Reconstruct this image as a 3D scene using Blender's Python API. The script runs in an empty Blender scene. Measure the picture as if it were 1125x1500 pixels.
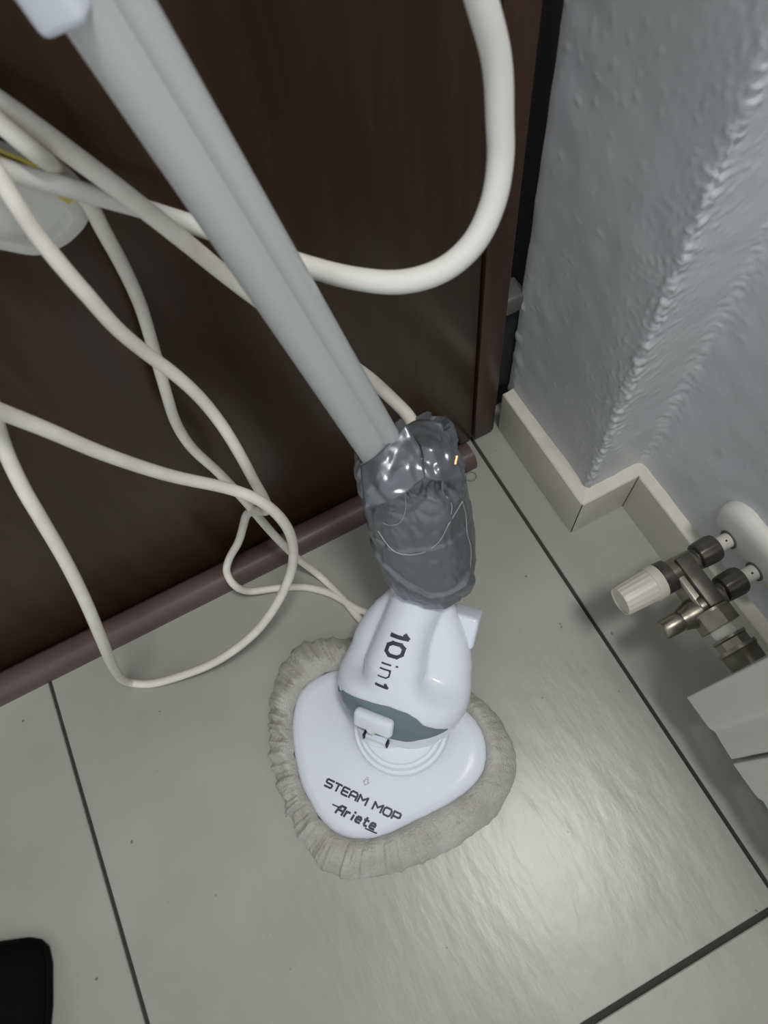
import bpy, bmesh, math, random
from mathutils import Vector, Matrix, noise

random.seed(7)
S = bpy.context.scene
COL = S.collection

# ------------------------------------------------------------------ camera, world, lights, exposure
cam_d = bpy.data.cameras.new('camera')
cam = bpy.data.objects.new('camera', cam_d)
COL.objects.link(cam)
S.camera = cam
right = Vector((0.8880777, -0.45150622, -0.08637211))
down = Vector((-0.44531121, -0.79834005, -0.40540238))
fwd = Vector((0.11408738, 0.39849128, -0.91004877))
m = Matrix.Identity(4)
for i in range(3):
    m[i][0] = right[i]; m[i][1] = -down[i]; m[i][2] = -fwd[i]
m.translation = Vector((0, 0, 0.789))
cam.matrix_world = m
cam_d.sensor_fit = 'VERTICAL'
cam_d.sensor_height = 36.0
cam_d.sensor_width = 27.0
cam_d.lens = 23.99
cam_d.clip_start = 0.01
cam_d.dof.use_dof = True
cam_d.dof.focus_distance = 0.74
cam_d.dof.aperture_fstop = 9.0

w = bpy.data.worlds.new('world')
S.world = w
w.use_nodes = True
w.node_tree.nodes['Background'].inputs[0].default_value = (0.93, 0.97, 1.0, 1)
w.node_tree.nodes['Background'].inputs[1].default_value = 0.56

def area(name, loc, target, size, power, color):
    l = bpy.data.lights.new(name, 'AREA')
    l.shape = 'DISK'; l.size = size; l.energy = power; l.color = color
    o = bpy.data.objects.new(name, l)
    COL.objects.link(o)
    o.location = loc
    o.rotation_euler = (Vector(target) - Vector(loc)).to_track_quat('-Z', 'Y').to_euler()
    return o
area('ceiling_lamp', (0.235, -0.26, 2.2), (0.05, 0.1, 0), 0.32, 16.5, (1.0, 0.985, 0.95))

S.view_settings.view_transform = 'Standard'
S.view_settings.look = 'None'
S.view_settings.gamma = 1.0
S.view_settings.use_curve_mapping = False
S.view_settings.exposure = 0.05

# ------------------------------------------------------------------ helpers
def lin(r, g, b):
    f = lambda c: (c / 255 / 12.92) if c / 255 <= 0.04045 else ((c / 255 + 0.055) / 1.055) ** 2.4
    return (f(r), f(g), f(b), 1)

def material(name, col, rough=0.5, metal=0.0, col2=None, var_scale=8.0, var_pos=(0.35, 0.65), stretch=(1, 1, 1),
             bump=0.0, bump_scale=60.0, bump_stretch=(1, 1, 1), bump_dist=0.001, spec=0.5, coat=0.0, spots=None,
             spot_scale=40.0, spot_pos=(0.70, 0.74), sheen=0.0, detail=6.0):
    mt = bpy.data.materials.new(name)
    mt.use_nodes = True
    nt = mt.node_tree
    b = nt.nodes['Principled BSDF']
    b.inputs['Base Color'].default_value = col
    b.inputs['Roughness'].default_value = rough
    b.inputs['Metallic'].default_value = metal
    b.inputs['Specular IOR Level'].default_value = spec
    b.inputs['Coat Weight'].default_value = coat
    b.inputs['Coat Roughness'].default_value = 0.12
    b.inputs['Sheen Weight'].default_value = sheen
    tc = nt.nodes.new('ShaderNodeTexCoord')
    def noise_node(scale, st, det=detail):
        mp = nt.nodes.new('ShaderNodeMapping')
        mp.inputs['Scale'].default_value = st
        nt.links.new(tc.outputs['Object'], mp.inputs['Vector'])
        n = nt.nodes.new('ShaderNodeTexNoise')
        n.inputs['Scale'].default_value = scale
        n.inputs['Detail'].default_value = det
        nt.links.new(mp.outputs[0], n.inputs['Vector'])
        return n
    colsock = None
    if col2 is not None:
        n = noise_node(var_scale, stretch)
        r = nt.nodes.new('ShaderNodeValToRGB')
        r.color_ramp.elements[0].position = var_pos[0]; r.color_ramp.elements[0].color = col
        r.color_ramp.elements[1].position = var_pos[1]; r.color_ramp.elements[1].color = col2
        nt.links.new(n.outputs['Fac'], r.inputs[0])
        colsock = r.outputs[0]
    if spots is not None:
        n = noise_node(spot_scale, (1, 1, 1), 2.0)
        r = nt.nodes.new('ShaderNodeMapRange')
        r.inputs['From Min'].default_value = spot_pos[0]; r.inputs['From Max'].default_value = spot_pos[1]
        nt.links.new(n.outputs['Fac'], r.inputs['Value'])
        mx = nt.nodes.new('ShaderNodeMix'); mx.data_type = 'RGBA'
        mx.inputs['A'].default_value = col
        if colsock: nt.links.new(colsock, mx.inputs['A'])
        mx.inputs['B'].default_value = spots
        nt.links.new(r.outputs[0], mx.inputs['Factor'])
        colsock = mx.outputs['Result']
    if colsock: nt.links.new(colsock, b.inputs['Base Color'])
    if bump > 0:
        n = noise_node(bump_scale, bump_stretch)
        bp = nt.nodes.new('ShaderNodeBump')
        bp.inputs['Strength'].default_value = bump
        bp.inputs['Distance'].default_value = bump_dist
        nt.links.new(n.outputs['Fac'], bp.inputs['Height'])
        nt.links.new(bp.outputs[0], b.inputs['Normal'])
    return mt

def V(p): return Vector(p)

def props(o, label=None, cat=None, group=None, kind=None):
    if label: o['label'] = label
    if cat: o['category'] = cat
    if group: o['group'] = group
    if kind: o['kind'] = kind
    return o

def thing(name, loc, label, cat):
    o = bpy.data.objects.new(name, None)
    o.empty_display_size = 0.02
    COL.objects.link(o)
    o.location = loc
    return props(o, label, cat)

def origin(o):
    v = Vector(o.location)
    while o.parent:
        o = o.parent; v += Vector(o.location)
    return v

def make(name, verts, faces, mat, parent=None, smooth=True, angle=None):
    """World-space vertices -> one mesh object, child of parent."""
    me = bpy.data.meshes.new(name)
    off = origin(parent) if parent else Vector((0, 0, 0))
    me.from_pydata([tuple(Vector(v) - off) for v in verts], [], faces)
    me.validate(); me.update()
    bm = bmesh.new(); bm.from_mesh(me)
    bmesh.ops.recalc_face_normals(bm, faces=bm.faces)
    bm.to_mesh(me); bm.free()
    if smooth:
        for p in me.polygons: p.use_smooth = True
        if angle is not None:
            me.set_sharp_from_angle(angle=math.radians(angle))
    me.materials.append(mat)
    o = bpy.data.objects.new(name, me)
    COL.objects.link(o)
    if parent: o.parent = parent
    return o

def make_bm(name, bm, mat, parent=None, smooth=True, angle=35):
    bm.verts.ensure_lookup_table(); bm.verts.index_update()
    vs = [v.co.copy() for v in bm.verts]
    fs = [[v.index for v in f.verts] for f in bm.faces]
    bm.free()
    return make(name, vs, fs, mat, parent, smooth, angle)

def box_bm(c, half, axes=None, bevel=0.0, seg=2):
    """A box with centre c, half sizes, axes = three unit vectors."""
    bm = bmesh.new()
    bmesh.ops.create_cube(bm, size=2.0)
    axes = axes or (Vector((1, 0, 0)), Vector((0, 1, 0)), Vector((0, 0, 1)))
    for v in bm.verts: v.co = Vector((v.co.x * half[0], v.co.y * half[1], v.co.z * half[2]))
    if bevel > 0:
        bmesh.ops.bevel(bm, geom=bm.edges[:], offset=bevel, segments=seg, profile=0.5, affect='EDGES')
    for v in bm.verts:
        v.co = V(c) + axes[0] * v.co.x + axes[1] * v.co.y + axes[2] * v.co.z
    return bm

def box(name, c, half, mat, parent=None, axes=None, bevel=0.0, seg=2):
    return make_bm(name, box_bm(c, half, axes, bevel, seg), mat, parent)

def lathe(name, c, axis, prof, mat, parent=None, n=32, ribs=0, rib_amp=0.0, rib_rng=None, hexa=False, up=None, angle=35):
    """prof = [(distance along axis, radius)], rotated about axis."""
    a = V(axis).normalized()
    u = (up or (Vector((0, 0, 1)) if abs(a.z) < 0.9 else Vector((1, 0, 0))))
    u = (u - a * u.dot(a)).normalized(); t = a.cross(u)
    vs, fs = [], []
    for k, (d, r) in enumerate(prof):
        for j in range(n):
            th = 2 * math.pi * j / n
            rr = r
            if ribs and (rib_rng is None or rib_rng[0] <= k <= rib_rng[1]):
                rr = r * (1 + rib_amp * (1 if math.cos(ribs * th) > 0.25 else -0.4))
            if hexa:
                q = (th % (math.pi / 3)) - math.pi / 6
                rr = r * math.cos(math.pi / 6) / math.cos(q)
            vs.append(V(c) + a * d + (u * math.cos(th) + t * math.sin(th)) * rr)
    for k in range(len(prof) - 1):
        for j in range(n):
            fs.append([k * n + j, k * n + (j + 1) % n, (k + 1) * n + (j + 1) % n, (k + 1) * n + j])
    fs.append(list(range(n))[::-1]); fs.append([(len(prof) - 1) * n + j for j in range(n)])
    return make(name, vs, fs, mat, parent, True, angle)

def catmull(pts, sub=14):
    P = [V(p) for p in pts]
    P = [P[0] * 2 - P[1]] + P + [P[-1] * 2 - P[-2]]
    out = []
    for i in range(1, len(P) - 2):
        p0, p1, p2, p3 = P[i - 1], P[i], P[i + 1], P[i + 2]
        # centripetal parametrisation keeps tight bends smooth
        t0 = 0; t1 = t0 + max((p1 - p0).length, 1e-6) ** 0.5
        t2 = t1 + max((p2 - p1).length, 1e-6) ** 0.5; t3 = t2 + max((p3 - p2).length, 1e-6) ** 0.5
        for k in range(sub):
            t = t1 + (t2 - t1) * k / sub
            a1 = p0 * ((t1 - t) / (t1 - t0)) + p1 * ((t - t0) / (t1 - t0))
            a2 = p1 * ((t2 - t) / (t2 - t1)) + p2 * ((t - t1) / (t2 - t1))
            a3 = p2 * ((t3 - t) / (t3 - t2)) + p3 * ((t - t2) / (t3 - t2))
            b1 = a1 * ((t2 - t) / (t2 - t0)) + a2 * ((t - t0) / (t2 - t0))
            b2 = a2 * ((t3 - t) / (t3 - t1)) + a3 * ((t - t1) / (t3 - t1))
            out.append(b1 * ((t2 - t) / (t2 - t1)) + b2 * ((t - t1) / (t2 - t1)))
    out.append(P[-2])
    return out

def smooth_path(path, it=6):
    for _ in range(it):
        path = [path[0]] + [(path[i - 1] + path[i] * 2 + path[i + 1]) / 4 for i in range(1, len(path) - 1)] + [path[-1]]
    return path

def sweep(path, prof_fn, n, name, mat, parent=None, ref=Vector((0, 0, 1)), cap=True, angle=None):
    """prof_fn(i, theta) -> (u, v) offset in the transported frame."""
    vs, fs = [], []
    t0 = (path[1] - path[0]).normalized()
    u = ref - t0 * ref.dot(t0)
    if u.length < 1e-3: u = Vector((1, 0, 0)) - t0 * t0.x
    u.normalize()
    for i, p in enumerate(path):
        t = (path[min(i + 1, len(path) - 1)] - path[max(i - 1, 0)]).normalized()
        u = (u - t * u.dot(t)).normalized()
        v = t.cross(u)
        for j in range(n):
            a, b = prof_fn(i, 2 * math.pi * j / n)
            vs.append(p + u * a + v * b)
    for i in range(len(path) - 1):
        for j in range(n):
            fs.append([i * n + j, i * n + (j + 1) % n, (i + 1) * n + (j + 1) % n, (i + 1) * n + j])
    if cap:
        fs.append(list(range(n))[::-1]); fs.append([(len(path) - 1) * n + j for j in range(n)])
    return make(name, vs, fs, mat, parent, True, angle)

def interp(x, tab):
    if x <= tab[0][0]: return tab[0][1]
    for (a, p), (b, q) in zip(tab, tab[1:]):
        if x <= b:
            f = (x - a) / (b - a); f = f * f * (3 - 2 * f) * 0.35 + f * 0.65
            return p + (q - p) * f
    return tab[-1][1]

def sstep(a, b, x):
    t = min(1, max(0, (x - a) / (b - a))); return t * t * (3 - 2 * t)

# ------------------------------------------------------------------ materials
M_tile = material('floor_tile', lin(155, 156, 148), 0.32, col2=lin(173, 174, 166), var_scale=5, var_pos=(0.3, 0.7),
                  bump=0.3, bump_scale=34, bump_stretch=(1.6, 0.55, 1), bump_dist=0.0022, spots=lin(110, 108, 100), spot_scale=55, spot_pos=(0.745, 0.77))
M_grout = material('dark_grout', lin(58, 58, 52), 0.9, bump=0.4, bump_scale=300)
M_wall = material('grey_painted_plaster', lin(206, 209, 210), 0.36, col2=lin(213, 215, 218), var_scale=6, bump=0.16, bump_scale=70,
                  bump_dist=0.0015, spots=lin(90, 90, 94), spot_scale=26, spot_pos=(0.77, 0.79))
M_base = material('baseboard_tile', lin(204, 202, 191), 0.4, col2=lin(190, 188, 176), var_scale=9, bump=0.15, bump_scale=80)
M_caulk = material('pale_caulk', lin(222, 219, 210), 0.6, col2=lin(208, 204, 192), var_scale=30, bump=0.3, bump_scale=120)
M_wood = material('dark_wood', lin(50, 34, 18), 0.28, spec=0.45, col2=lin(62, 43, 25), var_scale=7, stretch=(14, 14, 0.7), bump=0.12, bump_scale=30,
                  bump_stretch=(14, 14, 0.6), bump_dist=0.0006)
M_wood2 = material('dark_wood_stile', lin(62, 42, 34), 0.4, spec=0.3, col2=lin(78, 54, 44), var_scale=7, stretch=(14, 14, 0.7))
M_bar = material('brown_rubber_bar', lin(88, 74, 72), 0.42, col2=lin(100, 84, 82), var_scale=12, bump=0.1, bump_scale=120)
M_black = material('black_frame_and_backing', lin(20, 21, 21), 0.6)
M_foam = material('dark_seal', lin(38, 42, 42), 0.75, col2=lin(28, 30, 30), var_scale=40, bump=0.3, bump_scale=150)
M_stop = material('grey_plastic', lin(92, 94, 92), 0.5)
M_white = material('white_gloss_plastic', lin(234, 238, 249), 0.12, spec=0.5)
M_white2 = material('white_satin_plastic', lin(222, 222, 216), 0.4)
M_cord = material('off_white_cord', lin(236, 233, 225), 0.5, col2=lin(226, 221, 210), var_scale=45, bump=0.12, bump_scale=200)
M_hose = material('white_hose', lin(232, 231, 226), 0.42)
M_tube = material('silver_grey_tube', lin(192, 196, 195), 0.36, metal=0.1)
M_teal = material('grey_teal_plastic', lin(110, 128, 134), 0.22)
M_ink = material('dark_grey_print', lin(52, 56, 70), 0.5)
M_ink2 = material('faint_grey_print', lin(150, 152, 160), 0.5)
M_dark = material('dark_slot', lin(28, 28, 30), 0.6)
M_tape = material('silver_duct_tape', lin(126, 130, 135), 0.29, metal=0.55, bump=0.22, bump_scale=95, bump_dist=0.0012, detail=3)
M_cloth = material('worn_terry_cloth', lin(180, 178, 168), 0.95, col2=lin(200, 199, 192), var_scale=30, bump=0.9, bump_scale=420,
                   bump_dist=0.0025, spots=lin(140, 136, 124), spot_scale=60, spot_pos=(0.68, 0.80), sheen=0.2, spec=0.1)
M_rad = material('white_radiator_enamel', lin(212, 212, 205), 0.38, bump=0.03, bump_scale=200)
M_brass = material('satin_nickel', lin(150, 146, 134), 0.32, metal=0.85, col2=lin(128, 124, 112), var_scale=60)
M_nick = material('dull_dark_nickel', lin(104, 101, 94), 0.4, metal=0.7, col2=lin(86, 83, 77), var_scale=80)
M_knob = material('ivory_plastic', lin(206, 202, 188), 0.4)
M_pipe = material('white_pipe', lin(206, 204, 196), 0.45)
M_ptfe = material('white_thread_tape', lin(226, 224, 214), 0.6, bump=0.6, bump_scale=500)
M_yellow = material('yellow_sticker', lin(214, 196, 96), 0.5)
M_edge = material('pale_tape_edge', lin(190, 192, 190), 0.4, metal=0.3)
M_copper = material('copper_glint', lin(226, 140, 96), 0.25, metal=0.8)
M_shoe = material('black_shoe_cloth', lin(12, 13, 12), 0.9, spec=0.1, bump=0.2, bump_scale=300)
M_hair = material('grey_hair_tie', lin(128, 126, 118), 0.8)

# ------------------------------------------------------------------ floor
TX = [-0.952, -0.352, 0.248, 0.848]
TY = [-1.4135, -0.8135, -0.2135, 0.3865]
fl = box('floor', (-0.05, -0.35, -0.012), (0.95, 1.1, 0.0085), M_grout)
props(fl, 'light grey stone-look tiled floor with dark grout joints', None, None, 'structure')
for i in range(3):
    for j in range(3):
        gx, gy = 0.0022, 0.0032
        x0, x1 = TX[i] + gx, min(TX[i + 1] - gx, 0.372)
        y0, y1 = TY[j] + gy, (TY[j + 1] - gy if j < 2 else 0.46)
        bm = box_bm(((x0 + x1) / 2, (y0 + y1) / 2, -0.004), ((x1 - x0) / 2, (y1 - y0) / 2, 0.004), None, 0.0009, 1)
        make_bm('tile', bm, M_tile, fl)

# ------------------------------------------------------------------ plaster wall with a step
def fillet(poly, rad, step):
    """Plan polyline with rounded corners, resampled."""
    pts = []
    P = [V((x, y, 0)) for x, y in poly]
    pts.append(P[0])
    for i in range(1, len(P) - 1):
        r = rad[i - 1]
        a = (P[i - 1] - P[i]).normalized(); b = (P[i + 1] - P[i]).normalized()
        s, e = P[i] + a * r, P[i] + b * r
        for k in range(7):
            t = k / 6
            pts.append(s * (1 - t) ** 2 + P[i] * 2 * t * (1 - t) + e * t * t)
    pts.append(P[-1])
    out = [pts[0]]
    for p, q in zip(pts, pts[1:]):
        n = max(1, int((q - p).length / step))
        for k in range(1, n + 1): out.append(p.lerp(q, k / n))
    return out

def wall_strip(name, poly, rad, z0, z1, step, label, lump):
    plan = fillet(poly, rad, step)
    nz = int((z1 - z0) / step)
    vs, fs = [], []
    corner = V((poly[2][0], poly[2][1], 0)) if lump else None
    inner = V((poly[3][0], poly[3][1], 0)) if lump else None
    for i, p in enumerate(plan):
        t = (plan[min(i + 1, len(plan) - 1)] - plan[max(i - 1, 0)]).normalized()
        nrm = Vector((t.y, -t.x, 0))
        for k in range(nz + 1):
            z = z0 + (z1 - z0) * k / nz
            q = V((p.x, p.y, z))
            d = 0
            if lump:
                d += 0.0016 * noise.noise(q * 9) + 0.0007 * noise.noise(q * 38 + V((3, 1, 7)))
                pit = noise.noise(q * 120 + V((9, 4, 2)))
                d += 0.0009 * max(0, pit - 0.35) * (1 + 2 * max(0, noise.noise(q * 11)))
                dc = (p - corner).length
                g = math.exp(-(dc / 0.0075) ** 2)
                d += g * (0.0016 * noise.noise(q * 170 + V((1, 5, 2))) + 0.0022 * noise.noise(q * 330) + 0.0022 * noise.noise(q * 28) + 0.0020 * max(0, noise.noise(q * 90)))
                d += math.exp(-(dc / 0.035) ** 2) * 0.0020 * max(0, noise.noise(q * 190 + V((2, 2, 2))) - 0.1)
                di = (p - inner).length
                d += math.exp(-(di / 0.012) ** 2) * (0.0011 * noise.noise(q * 130) + 0.0010 * noise.noise(q * 280))
                if p.y > poly[1][1] - 0.06 and i < 60 and z < 0.24 and z > 0.07:
                    d += 0.003 * max(0, noise.noise(q * 60)) * math.exp(-((poly[1][1] - p.y) / 0.02) ** 2)
            vs.append(q + nrm * d)
    m_ = nz + 1
    for i in range(len(plan) - 1):
        for k in range(nz):
            fs.append([i * m_ + k, (i + 1) * m_ + k, (i + 1) * m_ + k + 1, i * m_ + k + 1])
    return make(name, vs, fs, M_wall, None)

wl = wall_strip('wall_right', [(0.345, 0.388), (0.300, 0.388), (0.300, 0.222), (0.373, 0.222), (0.373, -0.25)],
                [0.002, 0.006, 0.010], -0.004, 0.82, 0.002, None, True)
props(wl, 'grey painted rough plaster wall with a stepped corner', None, None, 'structure')
# plain continuation of the same wall above and towards the viewer
for nm, poly, z0, z1 in (('wall_right_upper', [(0.345, 0.388), (0.300, 0.388), (0.300, 0.222), (0.373, 0.222), (0.373, -0.25)], 0.819, 2.4),
                         ('wall_right_front', [(0.373, -0.249), (0.373, -1.4)], -0.004, 2.4)):
    vs, fs = [], []
    for x, y in poly: vs += [(x, y, z0), (x, y, z1)]
    for k in range(len(poly) - 1): fs.append([2 * k, 2 * k + 2, 2 * k + 3, 2 * k + 1])
    o = make(nm, vs, fs, M_wall, None, False)
    props(o, 'grey painted plaster wall continuing past the stepped corner', None, None, 'structure')

# tiled skirting along the stepped wall
bb = thing('baseboard_right', (0.29, 0.3, 0), 'grey tile skirting stepping around the wall corner', None)
bb['kind'] = 'structure'
def prism(name, pts, z0, z1, mat, parent, bevel=0.0012):
    bm = bmesh.new()
    lo = [bm.verts.new((x, y, z0)) for x, y in pts]
    f = bm.faces.new(lo)
    r = bmesh.ops.extrude_face_region(bm, geom=[f])
    for v in [e for e in r['geom'] if isinstance(e, bmesh.types.BMVert)]: v.co.z = z1
    if bevel: bmesh.ops.bevel(bm, geom=[e for e in bm.edges if e.verts[0].co.z > z1 - 1e-5 or e.verts[1].co.z > z1 - 1e-5], offset=bevel, segments=2, affect='EDGES', profile=0.5)
    return make_bm(name, bm, mat, parent)
HB = 0.080
prism('skirting_tile', [(0.2860, 0.380), (0.2860, 0.2095), (0.2935, 0.2165), (0.2935, 0.380)], 0.0, HB, M_base, bb)
prism('skirting_tile', [(0.2866, 0.2085), (0.3600, 0.2085), (0.3665, 0.2155), (0.2936, 0.2155)], 0.0, HB, M_base, bb)
prism('skirting_tile', [(0.3600, 0.2075), (0.3600, -0.39), (0.3665, -0.39), (0.3665, 0.2140)], 0.0, HB, M_base, bb)
prism('skirting_tile', [(0.3600, -0.393), (0.3600, -1.0), (0.3665, -1.0), (0.3665, -0.393)], 0.0, HB, M_base, bb)
# sloped pale caulk bead on top of the skirting
def caulk(plan, wallpts):
    vs, fs = [], []
    n = len(plan)
    for (x, y), (wx, wy) in zip(plan, wallpts):
        vs += [(x, y, HB - 0.003), (x, y, HB + 0.0005), (wx, wy, HB + 0.006), (wx, wy, HB - 0.003)]
    for k in range(n - 1):
        for a in range(4):
            b = (a + 1) % 4
            fs.append([4 * k + a, 4 * k + b, 4 * k + 4 + b, 4 * k + 4 + a])
    fs.append([0, 1, 2, 3]); fs.append([4 * n - 1, 4 * n - 2, 4 * n - 3, 4 * n - 4])
    return make('caulk_bead', vs, fs, M_caulk, bb, False)
caulk([(0.2875, 0.378), (0.2875, 0.210), (0.3614, 0.210), (0.3614, -0.99)], [(0.3025, 0.378), (0.3025, 0.2245), (0.3755, 0.2245), (0.3755, -0.99)])

# ------------------------------------------------------------------ door, frame, threshold bar
DY = 0.376
door = thing('door_1', (-0.3, DY, 0.03), 'dark brown wood-grain door with a vertical groove near its edge', None)
door['kind'] = 'structure'
XG, XE = 0.2475, 0.2765
box('panel', ((-1.1 + XG - 0.003) / 2, DY + 0.02, 1.05), ((XG - 0.003 + 1.1) / 2, 0.018, 1.040), M_wood, door, None, 0.0015, 2)
box('stile', ((XG + XE) / 2, DY + 0.018, 1.05), ((XE - XG) / 2, 0.018, 1.040), M_wood2, door, None, 0.0015, 2)
box('core', ((-1.09 + XE - 0.004) / 2, DY + 0.028, 1.05), ((XE - 0.004 + 1.09) / 2, 0.012, 1.038), M_wood, door)
fr = thing('door_frame', (0.31, 0.41, 0), 'black door frame in the gap between the brown door and the grey wall', None)
fr['kind'] = 'structure'
box('jamb', (0.318, 0.432, 1.2), (0.036, 0.020, 1.2), M_black, fr, None, 0.001)
box('added_dark_backing', (-0.4, 0.445, 1.05), (0.70, 0.008, 1.05), M_black, fr)  # added unseen black sheet behind the door, keeps the gap under it dark
box('seal_strip', (0.291, 0.402, 0.150), (0.0115, 0.012, 0.068), M_foam, fr, None, 0.002)
box('stop_block', (0.292, 0.397, 0.231), (0.013, 0.014, 0.012), M_stop, fr, None, 0.004, 3)

# rounded draught bar along the door foot
prof = [(0.3425, 0.000), (0.3420, 0.008), (0.3440, 0.017), (0.3480, 0.0225), (0.3540, 0.0250), (0.3630, 0.0248), (0.3700, 0.0225), (0.3755, 0.017), (0.3755, 0.0)]
vs, fs = [], []
for x in (-1.1, 0.2325):
    for y, z in prof: vs.append((x, y, z))
n = len(prof)
for k in range(n - 1): fs.append([k, k + 1, n + k + 1, n + k])
fs.append(list(range(n))); fs.append([n + k for k in range(n)][::-1]); fs.append([0, n, 2 * n - 1, n - 1])
bar = make('threshold_bar', vs, fs, M_bar, None, True, 50)
props(bar, 'rounded brown draught bar running along the foot of the dark door', 'draught bar')

# ------------------------------------------------------------------ steam mop
XM = Vector((0.6564, -0.7544, 0)).normalized()
YM = Vector((-XM.y, XM.x, 0))
ZM = Vector((0, 0, 1))
OM = Vector((-0.0201, 0.0824, 0))
def L(x, y, z): return OM + XM * x + YM * y + ZM * z

mop = thing('steam_mop', OM, 'white and grey triangular steam mop with its handle joint wrapped in silver duct tape', 'steam mop')

def closed_spline(pts, n):
    P = [V((x, y, 0)) for x, y in pts]
    m_ = len(P); out = []
    sub = 16
    for i in range(m_):
        p0, p1, p2, p3 = P[i - 1], P[i], P[(i + 1) % m_], P[(i + 2) % m_]
        for k in range(sub):
            t = k / sub
            out.append(0.5 * ((2 * p1) + (p2 - p0) * t + (2 * p0 - 5 * p1 + 4 * p2 - p3) * t * t + (3 * p1 - p0 - 3 * p2 + p3) * t ** 3))
    return out
def polar(outline, n):
    """radius per angle about the origin"""
    ang = sorted([(math.atan2(p.y, p.x), p.length) for p in outline])
    res = []
    for k in range(n):
        a = -math.pi + 2 * math.pi * k / n
        lo = max([q for q in ang if q[0] <= a], default=(ang[-1][0] - 2 * math.pi, ang[-1][1]))
        hi = min([q for q in ang if q[0] > a], default=(ang[0][0] + 2 * math.pi, ang[0][1]))
        f = (a - lo[0]) / max(1e-9, hi[0] - lo[0])
        res.append(lo[1] + (hi[1] - lo[1]) * f)
    for _ in range(2): res = [(res[k - 1] + 2 * res[k] + res[(k + 1) % n]) / 4 for k in range(n)]
    return res
PLATE = [(-0.060, 0.066), (-0.094, 0.052), (-0.115, 0.028), (-0.1185, 0.004), (-0.108, -0.026), (-0.084, -0.061), (-0.062, -0.0805), (-0.042, -0.092),
         (-0.022, -0.0965), (0.000, -0.0925), (0.022, -0.079), (0.042, -0.059), (0.068, -0.032), (0.087, -0.007), (0.094, 0.014), (0.091, 0.034), (0.077, 0.054), (0.050, 0.067), (0.000, 0.071)]
PAD = [(-0.060, 0.100), (-0.110, 0.092), (-0.146, 0.068), (-0.156, 0.042), (-0.154, 0.010), (-0.1425, -0.0256), (-0.1307, -0.0444), (-0.1091, -0.0735), (-0.0842, -0.0998), (-0.0596, -0.1179),
       (-0.0379, -0.1300), (-0.0098, -0.1335), (0.0202, -0.1238), (0.0495, -0.1038), (0.0771, -0.0791), (0.1029, -0.0484), (0.1193, -0.0211), (0.1278, 0.014), (0.1229, 0.0411), (0.1075, 0.0611), (0.082, 0.080), (0.030, 0.096), (-0.010, 0.100)]
NA = 288
CX, CY = -0.008, -0.008           # centre of the triangular foot in the mop frame
RP = polar(closed_spline([(x - CX, y - CY) for x, y in PLATE], 0), NA)
RO = polar(closed_spline([(x - CX, y - CY) for x, y in PAD], 0), NA)

def plate_z(x, y):
    """height of the glossy foot plate in the mop frame"""
    a = math.atan2(y - CY, x - CX)
    k = (a + math.pi) / (2 * math.pi) * NA
    k0 = int(k) % NA; f = k - int(k)
    rp = RP[k0] * (1 - f) + RP[(k0 + 1) % NA] * f
    r = math.hypot(x - CX, y - CY)
    d = rp - r                                    # distance from the rim
    z = 0.0275 + 0.005 * sstep(0.0, 0.010, d) + 0.0046 * sstep(0.004, 0.062, d)
    rc = math.hypot(x, y - 0.024)
    z += 0.016 * math.exp(-max(0, rc - 0.046) / 0.010)
    return z

vs, fs = [], []
NR = 26
for k in range(NA):
    a = -math.pi + 2 * math.pi * k / NA
    for i in range(NR + 1):
        r = RP[k] * i / NR if i else 0.0005
        x, y = CX + r * math.cos(a), CY + r * math.sin(a)
        vs.append(L(x, y, plate_z(x, y)))
    x, y = CX + (RP[k] + 0.001) * math.cos(a), CY + (RP[k] + 0.001) * math.sin(a)
    vs.append(L(x, y, 0.018))
m_ = NR + 2
for k in range(NA):
    for i in range(m_ - 1):
        k2 = (k + 1) % NA
        fs.append([k * m_ + i, k * m_ + i + 1, k2 * m_ + i + 1, k2 * m_ + i])
plate = make('foot_plate', vs, fs, M_white, mop)

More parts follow.
